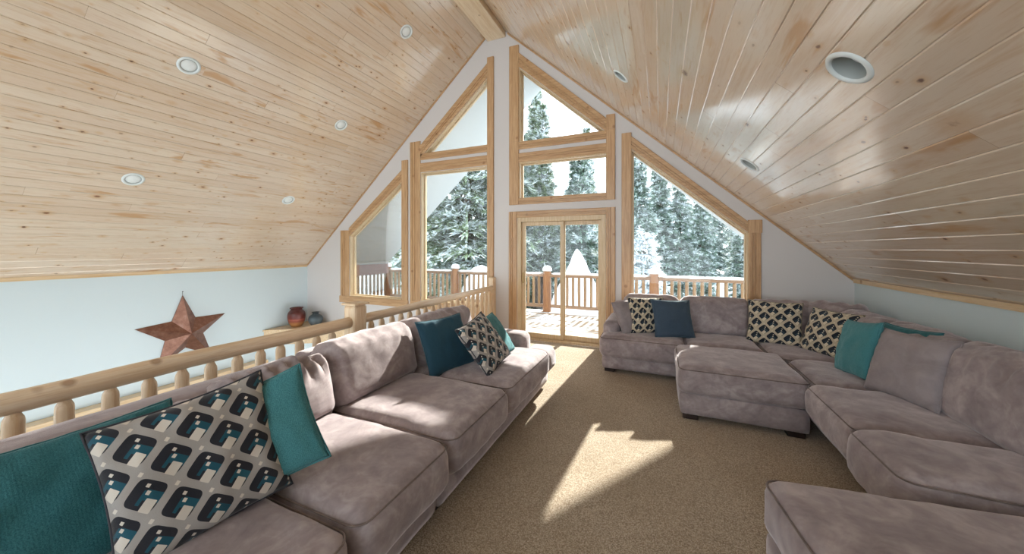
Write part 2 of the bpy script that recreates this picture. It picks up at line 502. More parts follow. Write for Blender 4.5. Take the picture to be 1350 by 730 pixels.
# ------------------------------------------------------------------ gable wall with holes
WIN = {   # glass outline (x,z), ccw from bottom left
 1: [(-6.10, .55), (-4.72, .55), (-4.72, 2.83), (-6.10, 1.79)],
 2: [(-4.216, .55), (-2.814, .55), (-2.814, 2.965), (-4.216, 2.965)],
 3: [(-4.085, 3.385), (-2.814, 3.385), (-2.814, 4.50)],
 4: [(-2.163, 2.41), (-.775, 2.41), (-.775, 2.965), (-2.163, 2.965)],
 5: [(-2.163, 3.36), (-.855, 3.36), (-2.163, 4.53)],
 6: [(-.364, .62), (1.045, .62), (1.045, 1.72), (-.364, 2.945)],
}
def inset(poly, d):
    """offset polygon; positive grows outward"""
    n = len(poly); out = []
    for i in range(n):
        p0, p1, p2 = Vector(poly[i-1]), Vector(poly[i]), Vector(poly[(i+1) % n])
        a = (p1-p0).normalized(); b = (p2-p1).normalized()
        na = Vector((a.y, -a.x)); nb = Vector((b.y, -b.x))
        # intersection of offset lines
        A = p0+na*d; B = p1+nb*d
        den = a.x*b.y-a.y*b.x
        t = ((B-A).x*b.y-(B-A).y*b.x)/den
        out.append(tuple(A+a*t))
    return out
DOOR = [(-2.235, .0), (-.765, .0), (-.765, 2.065), (-2.235, 2.065)]
HOLES = {k: inset(v, .035) for k, v in WIN.items()}
def wall_with_holes(name, outer, holes, y0, y1, mat, label):
    loops = [outer]+holes
    tri = geometry.tessellate_polygon([[Vector((x, z, 0)) for x, z in l] for l in loops])
    flat = [p for l in loops for p in l]
    mb = MB(); k = len(flat)
    mb.add([(x, y0, z) for x, z in flat]+[(x, y1, z) for x, z in flat], [tuple(t) for t in tri]+[tuple(i+k for i in t)[::-1] for t in tri])
    b = 0
    for l in loops:
        n = len(l)
        for i in range(n):
            mb.f.append((b+i, b+(i+1) % n, k+b+(i+1) % n, k+b+i)); mb.mi.append(0)
        b += n
    o = mb.build(name, mat); tag(o, kind='structure', label=label); return o
outer = [(XL-.16, ZL), (-2.235, ZL), (-2.235, 2.065), (-.765, 2.065), (-.765, -.28), (XR+.16, -.28), (XR+.16, EV-.16), (XR, EV), (RX, AP), (XL, EV), (XL-.16, EV-.16)]
outer = [(XL-.16, ZL), (-2.74, ZL), (-2.74, -.28), (-2.235, -.28), (-2.235, 2.065), (-.765, 2.065), (-.765, -.28), (XR+.16, -.28), (XR+.16, EV), (XR, EV+.0), (RX, AP), (XL, EV), (XL-.16, EV)]
wall_with_holes('wall_front', outer, list(HOLES.values()), D, D+WT, M['wall'], 'white gable wall pierced by the windows and glass door')

def board(mb, A0, A1, B1, B0, y, t=.022, prof=None, mi=0):
    """casing board: A edge -> B edge across, profiled face towards the room (-y)"""
    prof = prof or [(0, 0), (0, .8), (.06, 1), (.24, 1), (.26, .45), (.34, .45), (.36, 1), (.46, 1), (.48, .45), (.56, .45), (.58, 1), (.94, 1), (1, .8), (1, 0)]
    vs = []
    for (P0, P1) in ((A0, B0), (A1, B1)):
        for u, d in prof:
            vs.append((P0[0]+(P1[0]-P0[0])*u, y-t*d, P0[1]+(P1[1]-P0[1])*u))
    n = len(prof)
    fs = [(i, (i+1) % n, n+(i+1) % n, n+i) for i in range(n)] + [tuple(range(n))[::-1], tuple(n+i for i in range(n))]
    mb.add(vs, fs, mi)
FLAT = [(0, 0), (0, .85), (.05, 1), (.95, 1), (1, .85), (1, 0)]

def window(k, casing, label):
    g = WIN[k]; hole = HOLES[k]
    xs = [p[0] for p in g]
    r = empty('window_%d' % k, ((min(xs)+max(xs))/2, D+.05, min(p[1] for p in g)))
    tag(r, label, kind='structure')
    # jamb lining: from room face to sash
    n = len(hole); mb = MB()
    inn = inset(g, .012)
    vs = [(x, D-.002, z) for x, z in hole]+[(x, D-.002, z) for x, z in inset(hole, -.018)]+[(x, D+WT-.002, z) for x, z in hole]+[(x, D+WT-.002, z) for x, z in inset(hole, -.018)]
    fs = []
    for i in range(n):
        j = (i+1) % n
        fs += [(i, j, n+j, n+i), (n+i, n+j, 3*n+j, 3*n+i), (2*n+i, 3*n+i, 3*n+j, 2*n+j)]
    mb.add(vs, fs); mb.build('jamb', M['sash'], r, fixn=True)
    # sash frame around glass
    mb = MB(); a = inset(hole, -.0185); b = g
    vs = [(x, D+.085, z) for x, z in a]+[(x, D+.085, z) for x, z in b]+[(x, D+.135, z) for x, z in a]+[(x, D+.135, z) for x, z in b]
    fs = []
    for i in range(n):
        j = (i+1) % n
        fs += [(i, j, n+j, n+i), (2*n+j, 2*n+i, 3*n+i, 3*n+j), (n+i, n+j, 3*n+j, 3*n+i)]
    mb.add(vs, fs); mb.build('sash_frame', M['sash'], r)
    # pane
    mb = MB(); q = inset(g, .004)
    mb.add([(x, D+.108, z) for x, z in q]+[(x, D+.114, z) for x, z in q], [tuple(range(n)), tuple(n+i for i in range(n))[::-1]]+[(i, (i+1) % n, n+(i+1) % n, n+i) for i in range(n)])
    mb.build('glass_pane', M['glass'], r)
    for nm, quad, mt, pf, t in casing:
        mb = MB(); board(mb, *quad, D, t, pf)
        mb.build(nm, mt, r)
    return r
Z, X_ = M['trimZ'], M['trimX']
def V(x0, x1, z0, z1): return ((x0, z0), (x0, z1), (x1, z1), (x1, z0))    # vertical board, profile across x
def H(x0, x1, z0, z1): return ((x0, z0), (x1, z0), (x1, z1), (x0, z1))    # level board, profile across z
T1, T2 = .022, .030
window(1, [('casing', V(-6.40, -6.125, .42, 1.95), Z, None, T1) if False else ('casing', V(-6.40, -6.15, .40, 1.93), Z, None, T1),
           ('casing', V(-4.71, -4.56, .516, 3.28), Z, FLAT, T2),
           ('casing', ((-6.15, 1.80), (-4.71, 2.88), (-4.71, 3.10), (-6.15, 1.98)), X_, None, T1),
           ('casing', H(-6.42, -4.55, .375, .515), X_, FLAT, T2)],
       'pine trimmed trapezoid window far left with slanting top')
window(2, [('casing', V(-4.505, -4.26, .40, 3.615), Z, None, T1), ('casing', V(-2.80, -2.675, .516, 3.30), Z, FLAT, T2),
           ('casing', H(-4.26, -2.80, 3.01, 3.185), X_, None, T1), ('casing', H(-4.46, -2.69, .375, .515), X_, FLAT, T2)],
       'tall rectangular pine trimmed window left of the railing post')
window(3, [('casing', V(-2.80, -2.675, 3.30, 4.90), Z, FLAT, T2), ('casing', H(-4.26, -2.80, 3.245, 3.37), X_, None, T1),
           ('casing', ((-4.26, 3.285), (-2.80, 4.565), (-2.80, 4.81), (-4.26, 3.53)), X_, None, T1)],
       'triangular pine trimmed window left of the ridge')
window(4, [('casing', V(-2.375, -2.20, 2.28, 3.35), Z, FLAT, T2), ('casing', V(-.755, -.625, 2.28, 3.35), Z, FLAT, T2),
           ('casing', H(-2.20, -.755, 3.0, 3.15), X_, None, T1), ('casing', H(-2.20, -.755, 2.28, 2.385), X_, None, T1)],
       'low wide pine trimmed window above the glass door')
window(5, [('casing', V(-2.375, -2.20, 3.352, 4.99), Z, FLAT, T2), ('casing', V(-.755, -.625, 3.352, 3.575), Z, FLAT, T2),
           ('casing', H(-2.20, -.755, 3.215, 3.345), X_, None, T1),
           ('casing', ((-2.20, 4.62), (-.755, 3.325), (-.755, 3.53), (-2.20, 4.86)), X_, None, T1)],
       'triangular pine trimmed window right of the ridge')
window(6, [('casing', V(-.53, -.392, .591, 3.26), Z, FLAT, T2), ('casing', V(1.075, 1.21, .45, 1.74), Z, None, T1), ('casing', V(1.065, 1.22, 1.74, 1.91), Z, FLAT, T2),
           ('casing', ((-.392, 3.02), (1.075, 1.745), (1.075, 1.885), (-.392, 3.21)), X_, None, T1),
           ('casing', H(-.53, 1.21, .46, .59), X_, FLAT, T2)],
       'large pine trimmed window with slanting top behind the sectional sofa')

# sliding door
r = empty('door_1', (-1.5, D+.06, 0)); tag(r, 'pine framed sliding glass door to the deck', kind='structure')
for nm, quad, mt in (('casing', V(-2.385, -2.24, 0, 2.165), Z), ('casing', V(-.76, -.622, 0, 2.165), Z), ('casing', H(-2.24, -.76, 2.06, 2.165), X_)):
    mb = MB(); board(mb, *quad, D, T1); mb.build(nm, mt, r)
mb = MB()
mb.box(-2.235, -2.165, D-.002, D+WT, 0, 2.065); mb.box(-.835, -.765, D-.002, D+WT, 0, 2.065)
mb.box(-2.165, -.835, D-.002, D+WT, 1.985, 2.065); mb.box(-2.165, -.835, D-.002, D+WT, 0, .04)
mb.build('door_frame', M['sash'], r, bevel=.004)
def leaf(x0, x1, y):
    mb = MB(); s = .058
    mb.box(x0, x0+s, y, y+.035, .042, 1.983); mb.box(x1-s, x1, y, y+.035, .042, 1.983)
    mb.box(x0+s, x1-s, y, y+.035, 1.92, 1.983); mb.box(x0+s, x1-s, y, y+.035, .042, .12)
    o = mb.build('sliding_panel', M['sash'], r, bevel=.004)
    mb = MB(); mb.box(x0+s-.004, x1-s+.004, y+.014, y+.02, .117, 1.923); mb.build('glass_pane', M['glass'], o)
    return o
leaf(-2.163, -1.44, D+.05)
p2 = leaf(-1.485, -.837, D+.1)
mb = MB(); mb.box(-2.152, -2.122, D+.02, D+.05, .95, 1.13)
mb.build('door_handle', plain('brass_handle', '#a98f63', .35, Metallic=.6), r, bevel=.006)

# ------------------------------------------------------------------ other walls and floors
def sbox(name, mat, b, label=None):
    mb = MB(); mb.box(*b); o = mb.build(name, mat); tag(o, label, kind='structure'); return o
sbox('wall_left', M['wall_skylit'], (XL-.16, XL, YB-.16, D, ZL, EV+.02), 'white knee wall beyond the stairwell')
sbox('wall_right', M['wall_skylit'], (XR, XR+.16, YB-.16, D, -.28, EV+.02), 'white knee wall behind the sectional sofa')
bo = [(XL-.16, ZL), (XR+.16, ZL), (XR+.16, EV), (XR, EV), (RX, AP), (XL, EV), (XL-.16, EV)]
RH = [[(-7.2, -2.4), (-2.95, -2.4), (-2.95, -.35), (-7.2, -.35)], [(-7.1, -.1), (-2.8, -.1), (-2.8, 4.95), (-7.1, 1.2)], [(-2.5, .1), (1.8, .1), (1.8, 1.15), (-2.5, 4.95)]]  # unseen rear openings, added and sized to fill the room with skylight
wall_with_holes('wall_back', bo, RH, YB-.16, YB, M['wall'], 'rear gable wall with large windows added to let in daylight')
for i, h in enumerate(RH):
    rr = empty('window_%d' % (7+i), (sum(p[0] for p in h)/len(h), YB-.08, min(p[1] for p in h))); tag(rr, 'unseen rear window added as fill daylight behind the viewer', kind='structure')
    n = len(h); mb = MB(); a = h; b = inset(h, -.06)
    mb.add([(x, YB-.12, z) for x, z in a]+[(x, YB-.12, z) for x, z in b]+[(x, YB-.05, z) for x, z in a]+[(x, YB-.05, z) for x, z in b],
           [f for i2 in range(n) for f in ((i2, (i2+1) % n, n+(i2+1) % n, n+i2), (2*n+i2, 3*n+i2, 3*n+(i2+1) % n, 2*n+(i2+1) % n), (n+i2, n+(i2+1) % n, 3*n+(i2+1) % n, 3*n+i2))])
    mb.build('sash_frame', M['sash'], rr)
    mb = MB(); mb.add([(x, YB-.09, z) for x, z in inset(h, -.055)], [tuple(range(n))]); mb.build('glass_pane', M['glass'], rr)
sbox('floor', M['carpet'], (-2.74, XR, YB, D, -.28, 0), 'speckled beige carpet over the loft floor')
sbox('floor_lower', M['lower'], (XL, XR, YB, D, ZL-.1, ZL), 'pale floor of the storey below the loft')
sbox('wall_stairwell', M['wall_skylit'], (-2.76, -2.741, YB, D, -.30, -.005))
sbox('baseboard_front', M['trimX'], (-2.60, -2.39, D-.014, D, 0, .09))
sbox('baseboard_right', M['trimZ'], (XR-.014, XR, YB, D-.02, 0, .09))

# stairwell ledge: pine cap on low wall along the left wall
mb = MB(); mb.box(XL+.001, XL+.10, YB, 4.4, ZL, -.79)
tag(mb.build('wall_ledge', M['wall_skylit']), kind='structure', label='low white wall under the pine cap in the stairwell')
mb = MB(); mb.box(XL+.001, XL+.20, YB, 4.42, -.79, -.71)
tag(mb.build('trim_4', M['ledge'], bevel=.006), kind='structure', label='pine cap along the low stairwell wall')

# corner shelf with triangular pine top
r = empty('corner_shelf', (-7.2, 5.2, ZL)); tag(r, 'triangular pine corner shelf below the far left window, two pots on top', 'shelf')
def prism(poly, z0, z1):
    mb = MB(); n = len(poly)
    mb.add([(x, y, z0) for x, y in poly]+[(x, y, z1) for x, y in poly], [tuple(range(n))[::-1], tuple(n+i for i in range(n))]+[(i, (i+1) % n, n+(i+1) % n, n+i) for i in range(n)])
    return mb
prism([(XL+.003, 4.42), (-5.98, D-.003), (XL+.003, D-.003)], -.165, -.135).build('shelf_top', M['ledge'], r, bevel=.004)
prism([(XL+.003, 4.45), (-6.03, D-.003), (-6.07, D-.003), (XL+.003, 4.48)], -.45, -.1655).build('shelf_apron', M['ledge'], r)
prism([(XL+.003, 4.49), (-6.08, D-.003), (XL+.003, D-.003)], ZL, -.455).build('shelf_body', M['wall_skylit'], r)

def pot(name, loc, prof, mat, label):
    mb = MB(); mb.lathe([(p[0], p[1]) for p in prof], (0, 0, 0), 40)
    o = mb.build(name, mat, smooth=True); o.location = loc; tag(o, label, 'pot'); return o
def dense(prof, k=5):
    out = []
    for i in range(len(prof)-1):
        p0 = prof[max(i-1, 0)]; p1 = prof[i]; p2 = prof[i+1]; p3 = prof[min(i+2, len(prof)-1)]
        for s in range(k):
            t = s/k
            out.append(tuple(.5*((2*p1[c])+(-p0[c]+p2[c])*t+(2*p0[c]-5*p1[c]+4*p2[c]-p3[c])*t*t+(-p0[c]+3*p1[c]-3*p2[c]+p3[c])*t**3) for c in (0, 1)))
    out.append(prof[-1]); return [(max(a, .0005), b) for a, b in out]
pot('clay_pot', (-7.20, 4.95, -.134), dense([(0, 0), (.085, 0), (.11, .02), (.150, .10), (.168, .20), (.160, .29), (.115, .345), (.105, .37), (.128, .395), (.118, .40), (.09, .37), (.10, .33), (.0, .3)]), M['pot1'],
    'red brown striped clay pot on the pine corner shelf')
pot('clay_pot', (-6.90, 5.17, -.134), dense([(0, 0), (.07, 0), (.09, .015), (.13, .075), (.143, .14), (.12, .205), (.065, .245), (.058, .265), (.078, .285), (.07, .287), (.045, .26), (.05, .23), (0, .2)]), M['pot2'],
    'small dark slate grey pot right of the striped pot')

# ------------------------------------------------------------------ barn star
sc = (XL+.004, 3.165, .11); R1 = .63; R2 = .27
mb = MB(); vs = []
for k in range(10):
    a = pi/2 + k*pi/5 + .04; rr = R1 if k % 2 == 0 else R2
    vs.append((sc[0]+.012, sc[1]+rr*cos(a), sc[2]+rr*sin(a)))
apex = (sc[0]+.21, sc[1]+.01, sc[2]-.01)
mb.add(vs+[apex]+[(sc[0], v[1], v[2]) for v in vs], [(k, (k+1) % 10, 10) for k in range(10)]+[(k, (k+1) % 10, 11+(k+1) % 10, 11+k) for k in range(10)]+[tuple(11+k for k in range(10))])
star = retop(mb.build('barn_star', M['star'])); tag(star, 'rust brown five pointed metal barn star hanging on the left wall', 'wall decoration')
mb = MB(); mb.tube([(XL+.006, 3.14, .735), (XL+.01, 3.14, .80)], .0025, 6); mb.tube([(XL, 3.14, .80), (XL+.03, 3.14, .805)], .006, 8)
mb.build('hanger', plain('steel_nail', '#6b6b6b', .4, Metallic=.8), star)

# ------------------------------------------------------------------ recessed ceiling lights
def downlight(x, y, side, label):
    m = ML if side == 'L' else -MR
    n = Vector((m, 0, -1)).normalized()
    c = Vector((x, y, ceil_z(x)))
    rot = n.to_track_quat('Z', 'Y').to_matrix()
    r = empty('recessed_light', c); tag(r, label, 'ceiling light', 'recessed lights in the pine ceiling')
    mb = MB(); mb.lathe([(LR*.78, -.002), (LR*.80, .007), (LR*.9, .010), (LR*1.0, .007), (LR*1.06, .0005)], c, 48, axis=rot); mb.build('trim_ring', M['white'], r, smooth=True)
    dp = -.006 if side == 'L' else -.074
    mb = MB(); mb.lathe([(LR*.79, 0), (LR*.75, dp*.3), (LR*.665, dp)], c, 48, axis=rot); mb.build('baffle', M['baffle'], r, smooth=True)
    mb = MB(); mb.lathe([(LR*.67, dp+.001), (LR*.6, dp+.006), (LR*.35, dp+.011), (.0005, dp+.013)], c, 32, axis=rot); mb.build('lamp_lens', M['lens'], r, smooth=True)
LBL = {('L', 0): 'round white recessed light high and nearest on the left ceiling slope', ('L', 1): 'small recessed light left of the ridge near the gable',
       ('L', 2): 'recessed light nearest the eave on the left slope, above the star', ('L', 3): 'recessed light halfway up the left slope near the gable',
       ('L', 4): 'smallest recessed light low on the left slope near the gable wall', ('R', 0): 'largest recessed light, nearest on the right ceiling slope',
       ('R', 1): 'recessed light low on the right slope above the slanting window', ('R', 2): 'recessed light on the right slope just right of the triangular window'}
for side in 'LR':
    for i, (x, y) in enumerate(LP[side]): downlight(x, y, side, LBL[(side, i)])

# ------------------------------------------------------------------ log railing of the loft
def wob(p, a, f=3.): return Vector((noise.noise(Vector(p)*f), noise.noise(Vector(p)*f+Vector((9, 3, 1))), noise.noise(Vector(p)*f+Vector((2, 7, 5)))))*a
def log(mb, a, b, r0, r1=None, n=14, seg=14, wa=.006, taper_ends=0):
    a, b = Vector(a), Vector(b); r1 = r1 or r0
    pts = []; rs = []
    for i in range(seg+1):
        t = i/seg; p = a.lerp(b, t); pts.append(p+wob(p, wa) if 0 < i < seg else p)
        r = r0+(r1-r0)*t
        r *= 1+.05*noise.noise(p*5)
        if taper_ends and (t < taper_ends or t > 1-taper_ends):
            u = min(t, 1-t)/taper_ends; r *= .55+.45*min(1, u**.6)
        rs.append(r)
    mb.tube(pts, rs, n)
RXX = -2.66
r = empty('log_railing', (RXX, 2.4, 0)); tag(r, 'peeled log railing between the left sofa and the stairwell', 'railing')
mb = MB(); log(mb, (RXX, YB+.05, .845), (RXX, 2.33, .845), .054, .05, 20, 40); mb.build('top_rail', M['log'], r, smooth=True)
mb = MB(); log(mb, (RXX, 2.48, .85), (RXX, 5.28, .86), .045, .042, 16, 24); mb.build('top_rail', M['log'], r, smooth=True)
mb = MB(); log(mb, (RXX, YB+.05, .13), (RXX, 2.33, .13), .04, .04, 14, 20); log(mb, (RXX, 2.48, .13), (RXX, 5.28, .13), .04, .04, 14, 20); mb.build('bottom_rail', M['log'], r, smooth=True)
def post(x, y, z0, z1, w, mat, par):
    mb = MB(); rr = w/2
    prof = [(rr, z0), (rr*1.0, z0+.3), (rr*.98, z1-.14), (rr*1.0, z1-.02), (rr*.93, z1-.004), (rr*.6, z1), (.0005, z1+.002)]
    mb.lathe(prof, (x, y, 0), 28); return mb.build('newel_post', mat, par, smooth=True)
mb = MB(); mb.box(RXX-.075, RXX+.075, 2.33, 2.48, 0.001, 1.0); mb.build('newel_post', M['logZ'], r, bevel=.025)
mb = MB(); mb.box(RXX-.09, RXX+.09, 2.315, 2.495, 1.0, 1.022); mb.build('newel_cap', M['logZ'], r, bevel=.009)
mb = MB(); mb.box(RXX-.07, RXX+.03, 5.28, D-.001, .001, 1.04); mb.build('newel_post', M['logZ'], r, bevel=.02)
def baluster(x, y, z0, z1, rad, par, mat, name='baluster', n=12):
    mb = MB(); pts = []; rs = []
    prof = [(0, .6), (.035, .62), (.075, 1.0), (.10, 1.06), (.5, 1.1), (.90, 1.06), (.925, 1.0), (.965, .62), (1, .6)]
    ph = random.random()*9
    for t, k in prof:
        z = z0+(z1-z0)*t
        pts.append(Vector((x, y, z))+Vector((noise.noise(Vector((ph, z*3, 0))), noise.noise(Vector((ph, z*3, 5))), 0))*.006); rs.append(rad*k)
    mb.tube(pts, rs, n); return mb.build(name, mat, par, smooth=True)
bal_proto = None
y = .52 - .147*4
while y < 2.25:
    baluster(RXX, y, .15, .82, .031, r, M['logZ']); y += .1478
y = 2.60
while y < 5.22:
    baluster(RXX, y, .15, .83, .029, r, M['logZ']); y += .145

# ------------------------------------------------------------------ soft furnishing builders
def rbox_mesh(hx, hy, hz, r, step=.03, puff=(0, 0, 0), wr=0, seed=0, sag=0, edge_round=1.):
    """rounded, puffed box centred at 0; returns verts, faces"""
    def axis(h):
        n = max(4, int(2*h/step)); return [(-h+2*h*i/n) for i in range(n+1)]
    ax, ay, az = axis(hx), axis(hy), axis(hz)
    idx = {}; vs = []; fs = []
    def vid(i, j, k):
        key = (i, j, k)
        if key not in idx: idx[key] = len(vs); vs.append((ax[i], ay[j], az[k]))
        return idx[key]
    nx, ny, nz = len(ax)-1, len(ay)-1, len(az)-1
    for i in range(nx):
        for j in range(ny):
            fs.append((vid(i, j, 0), vid(i, j+1, 0), vid(i+1, j+1, 0), vid(i+1, j, 0)))
            fs.append((vid(i, j, nz), vid(i+1, j, nz), vid(i+1, j+1, nz), vid(i, j+1, nz)))
    for i in range(nx):
        for k in range(nz):
            fs.append((vid(i, 0, k), vid(i+1, 0, k), vid(i+1, 0, k+1), vid(i, 0, k+1)))
            fs.append((vid(i, ny, k), vid(i, ny, k+1), vid(i+1, ny, k+1), vid(i+1, ny, k)))
    for j in range(ny):
        for k in range(nz):
            fs.append((vid(0, j, k), vid(0, j, k+1), vid(0, j+1, k+1), vid(0, j+1, k)))
            fs.append((vid(nx, j, k), vid(nx, j+1, k), vid(nx, j+1, k+1), vid(nx, j, k+1)))
    out = []
    so = Vector((seed*3.1, seed*1.7, seed*.9))
    for x, y, z in vs:
        inn = Vector((max(-hx+r, min(hx-r, x)), max(-hy+r, min(hy-r, y)), max(-hz+r, min(hz-r, z))))
        d = Vector((x, y, z))-inn
        p = inn+d.normalized()*r if d.length > 1e-6 else Vector((x, y, z))
        u, v, w = x/hx, y/hy, z/hz
        fx, fy, fz = 1-u*u, 1-v*v, 1-w*w
        p += Vector((u*puff[0]*sqrt(max(0, fy*fz)), v*puff[1]*sqrt(max(0, fx*fz)), w*puff[2]*sqrt(max(0, fx*fy))))
        if wr:
            q = p+so
            nrm = d.normalized() if d.length > 1e-6 else Vector((u, v, w))
            nz_ = noise.noise(q*5)*.6+noise.noise(q*11)*.4
            p += nrm*wr*nz_
        out.append(p)
    return out, fs

def cushion(name, x0, x1, y0, y1, z0, z1, parent, r=.06, puff=(.012, .008, .02), wr=.008, seed=0, rot=None, pivot=None, mat=None, step=.03, ripple=None, piping=True):
    c = Vector(((x0+x1)/2, (y0+y1)/2, (z0+z1)/2)); h = ((x1-x0)/2, (y1-y0)/2, (z1-z0)/2)
    vs, fs = rbox_mesh(*h, min(r, min(h)*.98), step, puff, wr, seed)
    R = rot or Matrix.Identity(3)
    pv = Vector(pivot) if pivot else c
    def T(p): return R @ (p+c-pv) + pv
    if ripple:                                   # gathered top edge of a loose back cushion
        amp, ax_, fr = ripple
        nv = []
        for p in vs:
            t = max(0, min(1, (p.z/h[2]-.15)/.85))
            s = p[ax_]*fr + 1.5*noise.noise(Vector((p[ax_]*6, seed, 0)))
            k = sin(s)*.6+noise.noise(Vector((p[ax_]*fr*.6, p.z*3, seed)))*.8
            q = Vector(p); q.z += amp*k*t*.8; q[1-ax_] += amp*k*t*1.0
            nv.append(q)
        vs = nv
    mb = MB(); mb.add([T(p) for p in vs], fs)
    o = mb.build(name, mat or M['sofa'], parent, smooth=True)
    if piping:                                   # welt seam around the upper face edge
        hx, hy, hz = h; rr = min(r, min(h)*.98)
        pts = []
        zt = hz-rr*.35
        ex, ey = hx-rr*.12, hy-rr*.12
        cr = rr*.9
        for (sx, sy, a0) in ((1, 1, 0), (-1, 1, pi/2), (-1, -1, pi), (1, -1, 3*pi/2)):
            for k in range(5):
                a = a0+k*pi/8
                pts.append(Vector((sx*(ex-cr)+cr*cos(a), sy*(ey-cr)+cr*sin(a), zt)))
        pts.append(pts[0])
        mb = MB(); mb.tube([T(p) for p in pts], .0045, 6, cap=False)
        mb.build('piping', M['piping'], o, smooth=True)
    return o

def pillow(name, prm, mat, label, par=None, thick=.15, group=None, seed=0, flop=0.):
    cx, cy, cz, psi, L, Rr, w = prm[:7]; h = prm[7] if len(prm) > 7 else w
    n0 = Vector((cos(psi), sin(psi), 0)); z = Vector((0, 0, 1)); u = Vector((-sin(psi), cos(psi), 0))
    v = cos(L)*z-sin(L)*n0; nn = cos(L)*n0+sin(L)*z
    uu = cos(Rr)*u+sin(Rr)*v; vv = -sin(Rr)*u+cos(Rr)*v
    n = 30; C = Vector((cx, cy, cz))
    mb = MB(); idx = {}
    def P(i, j, side):
        a = -1+2*i/n; b = -1+2*j/n
        pin = 1-.075*(1-b*b)*abs(a)**6        # sides draw in between the corner tips
        pin2 = 1-.075*(1-a*a)*abs(b)**6
        X = a*w/2*1.05*pin; Y = b*h/2*1.05*pin2
        e = max(0, (1-a**2))*max(0, (1-b**2))
        t = thick/2*(e**.42)
        q = Vector((a*2+seed*5, b*2, side*3+seed))
        t *= 1+.18*noise.noise(q*1.3)
        wr = .008*noise.noise(Vector((a*6+seed, b*6, side)))*(1-e)+.004*noise.noise(q*4)
        return C+uu*X+vv*(Y-flop*e*.02)+nn*(side*t+wr)
    fs = []
    vs = []; uvs = []
    def vid(i, j, s):
        edge = i in (0, n) or j in (0, n)
        key = (i, j, 0 if edge else s)
        if key not in idx:
            idx[key] = len(vs); vs.append(P(i, j, 1 if s > 0 else -1) if not edge else (P(i, j, 1)+P(i, j, -1))/2); uvs.append((i/n, j/n))
        return idx[key]
    for s in (1, -1):
        for i in range(n):
            for j in range(n):
                f = (vid(i, j, s), vid(i+1, j, s), vid(i+1, j+1, s), vid(i, j+1, s))
                fs.append(f if s > 0 else f[::-1])
    mb.add(vs, fs)
    me_uv = {k: uvs[k] for k in range(len(uvs))}; mb.uv = me_uv
    o = mb.build(name, mat, par, smooth=True)
    # welted edge
    ring = [vs[idx[(i, 0, 0)]] for i in range(n)]+[vs[idx[(n, j, 0)]] for j in range(n)]+[vs[idx[(n-i, n, 0)]] for i in range(n)]+[vs[idx[(0, n-j, 0)]] for j in range(n+1)]
    retop(o)
    mb = MB(); mb.tube(ring, .0045, 6, cap=False)
    mb.uv = {k: (0, 0) for k in range(len(mb.v))}
    pm = mb.build('piping', PIPE.get(mat.name, mat), o, smooth=True)
    tag(o, label, 'pillow', group)
    return o
PIPE = {M['pat'].name: plain('dark_piping', '#3a3a42', .8), M['patR'].name: plain('beige_piping', '#8d8472', .8)}

def rotY(deg): return Matrix.Rotation(radians(deg), 3, 'Y')
def rotX(deg): return Matrix.Rotation(radians(deg), 3, 'X')
def rotZ(deg): return Matrix.Rotation(radians(deg), 3, 'Z')

# ------------------------------------------------------------------ left sofa (faces +X)
s = empty('sofa', (-1.75, 1.9, 0)); tag(s, 'long taupe velvet sofa against the log railing on the left', 'sofa')
def upholstered(name, b, parent, r=.03, seed=0, step=.05, piping=False, wr=.004, mat=None, puff=(.003, .003, .003)):
    return cushion(name, *b, parent, r=r, puff=puff, wr=wr, seed=seed, step=step, piping=piping, mat=mat)
upholstered('base', (-2.40, -1.15, 1.62, 3.70, .045, .235), s, seed=1)
upholstered('base', (-2.40, -1.15, -.45, 1.61, .045, .235), s, seed=2)
upholstered('back_frame', (-2.42, -2.17, -.45, 1.61, .236, .78), s, .05, seed=3)
upholstered('back_frame', (-2.42, -2.17, 1.62, 3.74, .236, .80), s, .05, seed=4)
upholstered('arm', (-2.38, -1.36, 3.46, 3.73, .236, .595), s, .075, seed=5)
for x, y in ((-1.26, 3.62), (-1.26, 1.72), (-1.26, 1.5), (-2.3, 3.62), (-2.3, .0), (-1.26, -.35)):
    mb = MB(); mb.box(x-.06, x+.06, y-.06, y+.06, .001, .05); mb.build('foot', M['foot'], s, bevel=.006)
SC = [(2.405, 3.45, 11), (1.62, 2.395, 12), (.965, 1.61, 13), (.20, .955, 14), (-.44, .19, 15)]
for y0, y1, sd in SC:
    x1 = -1.05
    cushion('seat_cushion', -2.12, x1, y0, y1, .225, .475, s, r=.075, puff=(.02, .006, .022), wr=.014, seed=sd)
# the far seat cushion wraps in front of the arm
cushion('seat_cushion_nose', -1.335, -1.055, 3.36, 3.69, .225, .468, s, r=.075, puff=(.012, .006, .006), wr=.006, seed=17, piping=False)
for (y0, y1, sd, lean, rip, zt) in ((2.44, 3.42, 21, 14, .012, .90), (1.63, 2.43, 22, 15, .007, .905), (.975, 1.62, 23, 18, .036, .85), (.20, .965, 24, 19, .016, .815), (-.44, .19, 25, 19, .016, .815)):
    cushion('back_cushion', -2.20, -1.90, y0, y1, .455, zt, s, r=.085, puff=(.05, .008, .02), wr=.014, seed=sd, rot=rotY(-lean), pivot=(-1.95, (y0+y1)/2, .46), ripple=(rip, 1, 74 if sd == 23 else 46), piping=False, step=.02 if sd == 23 else .03)

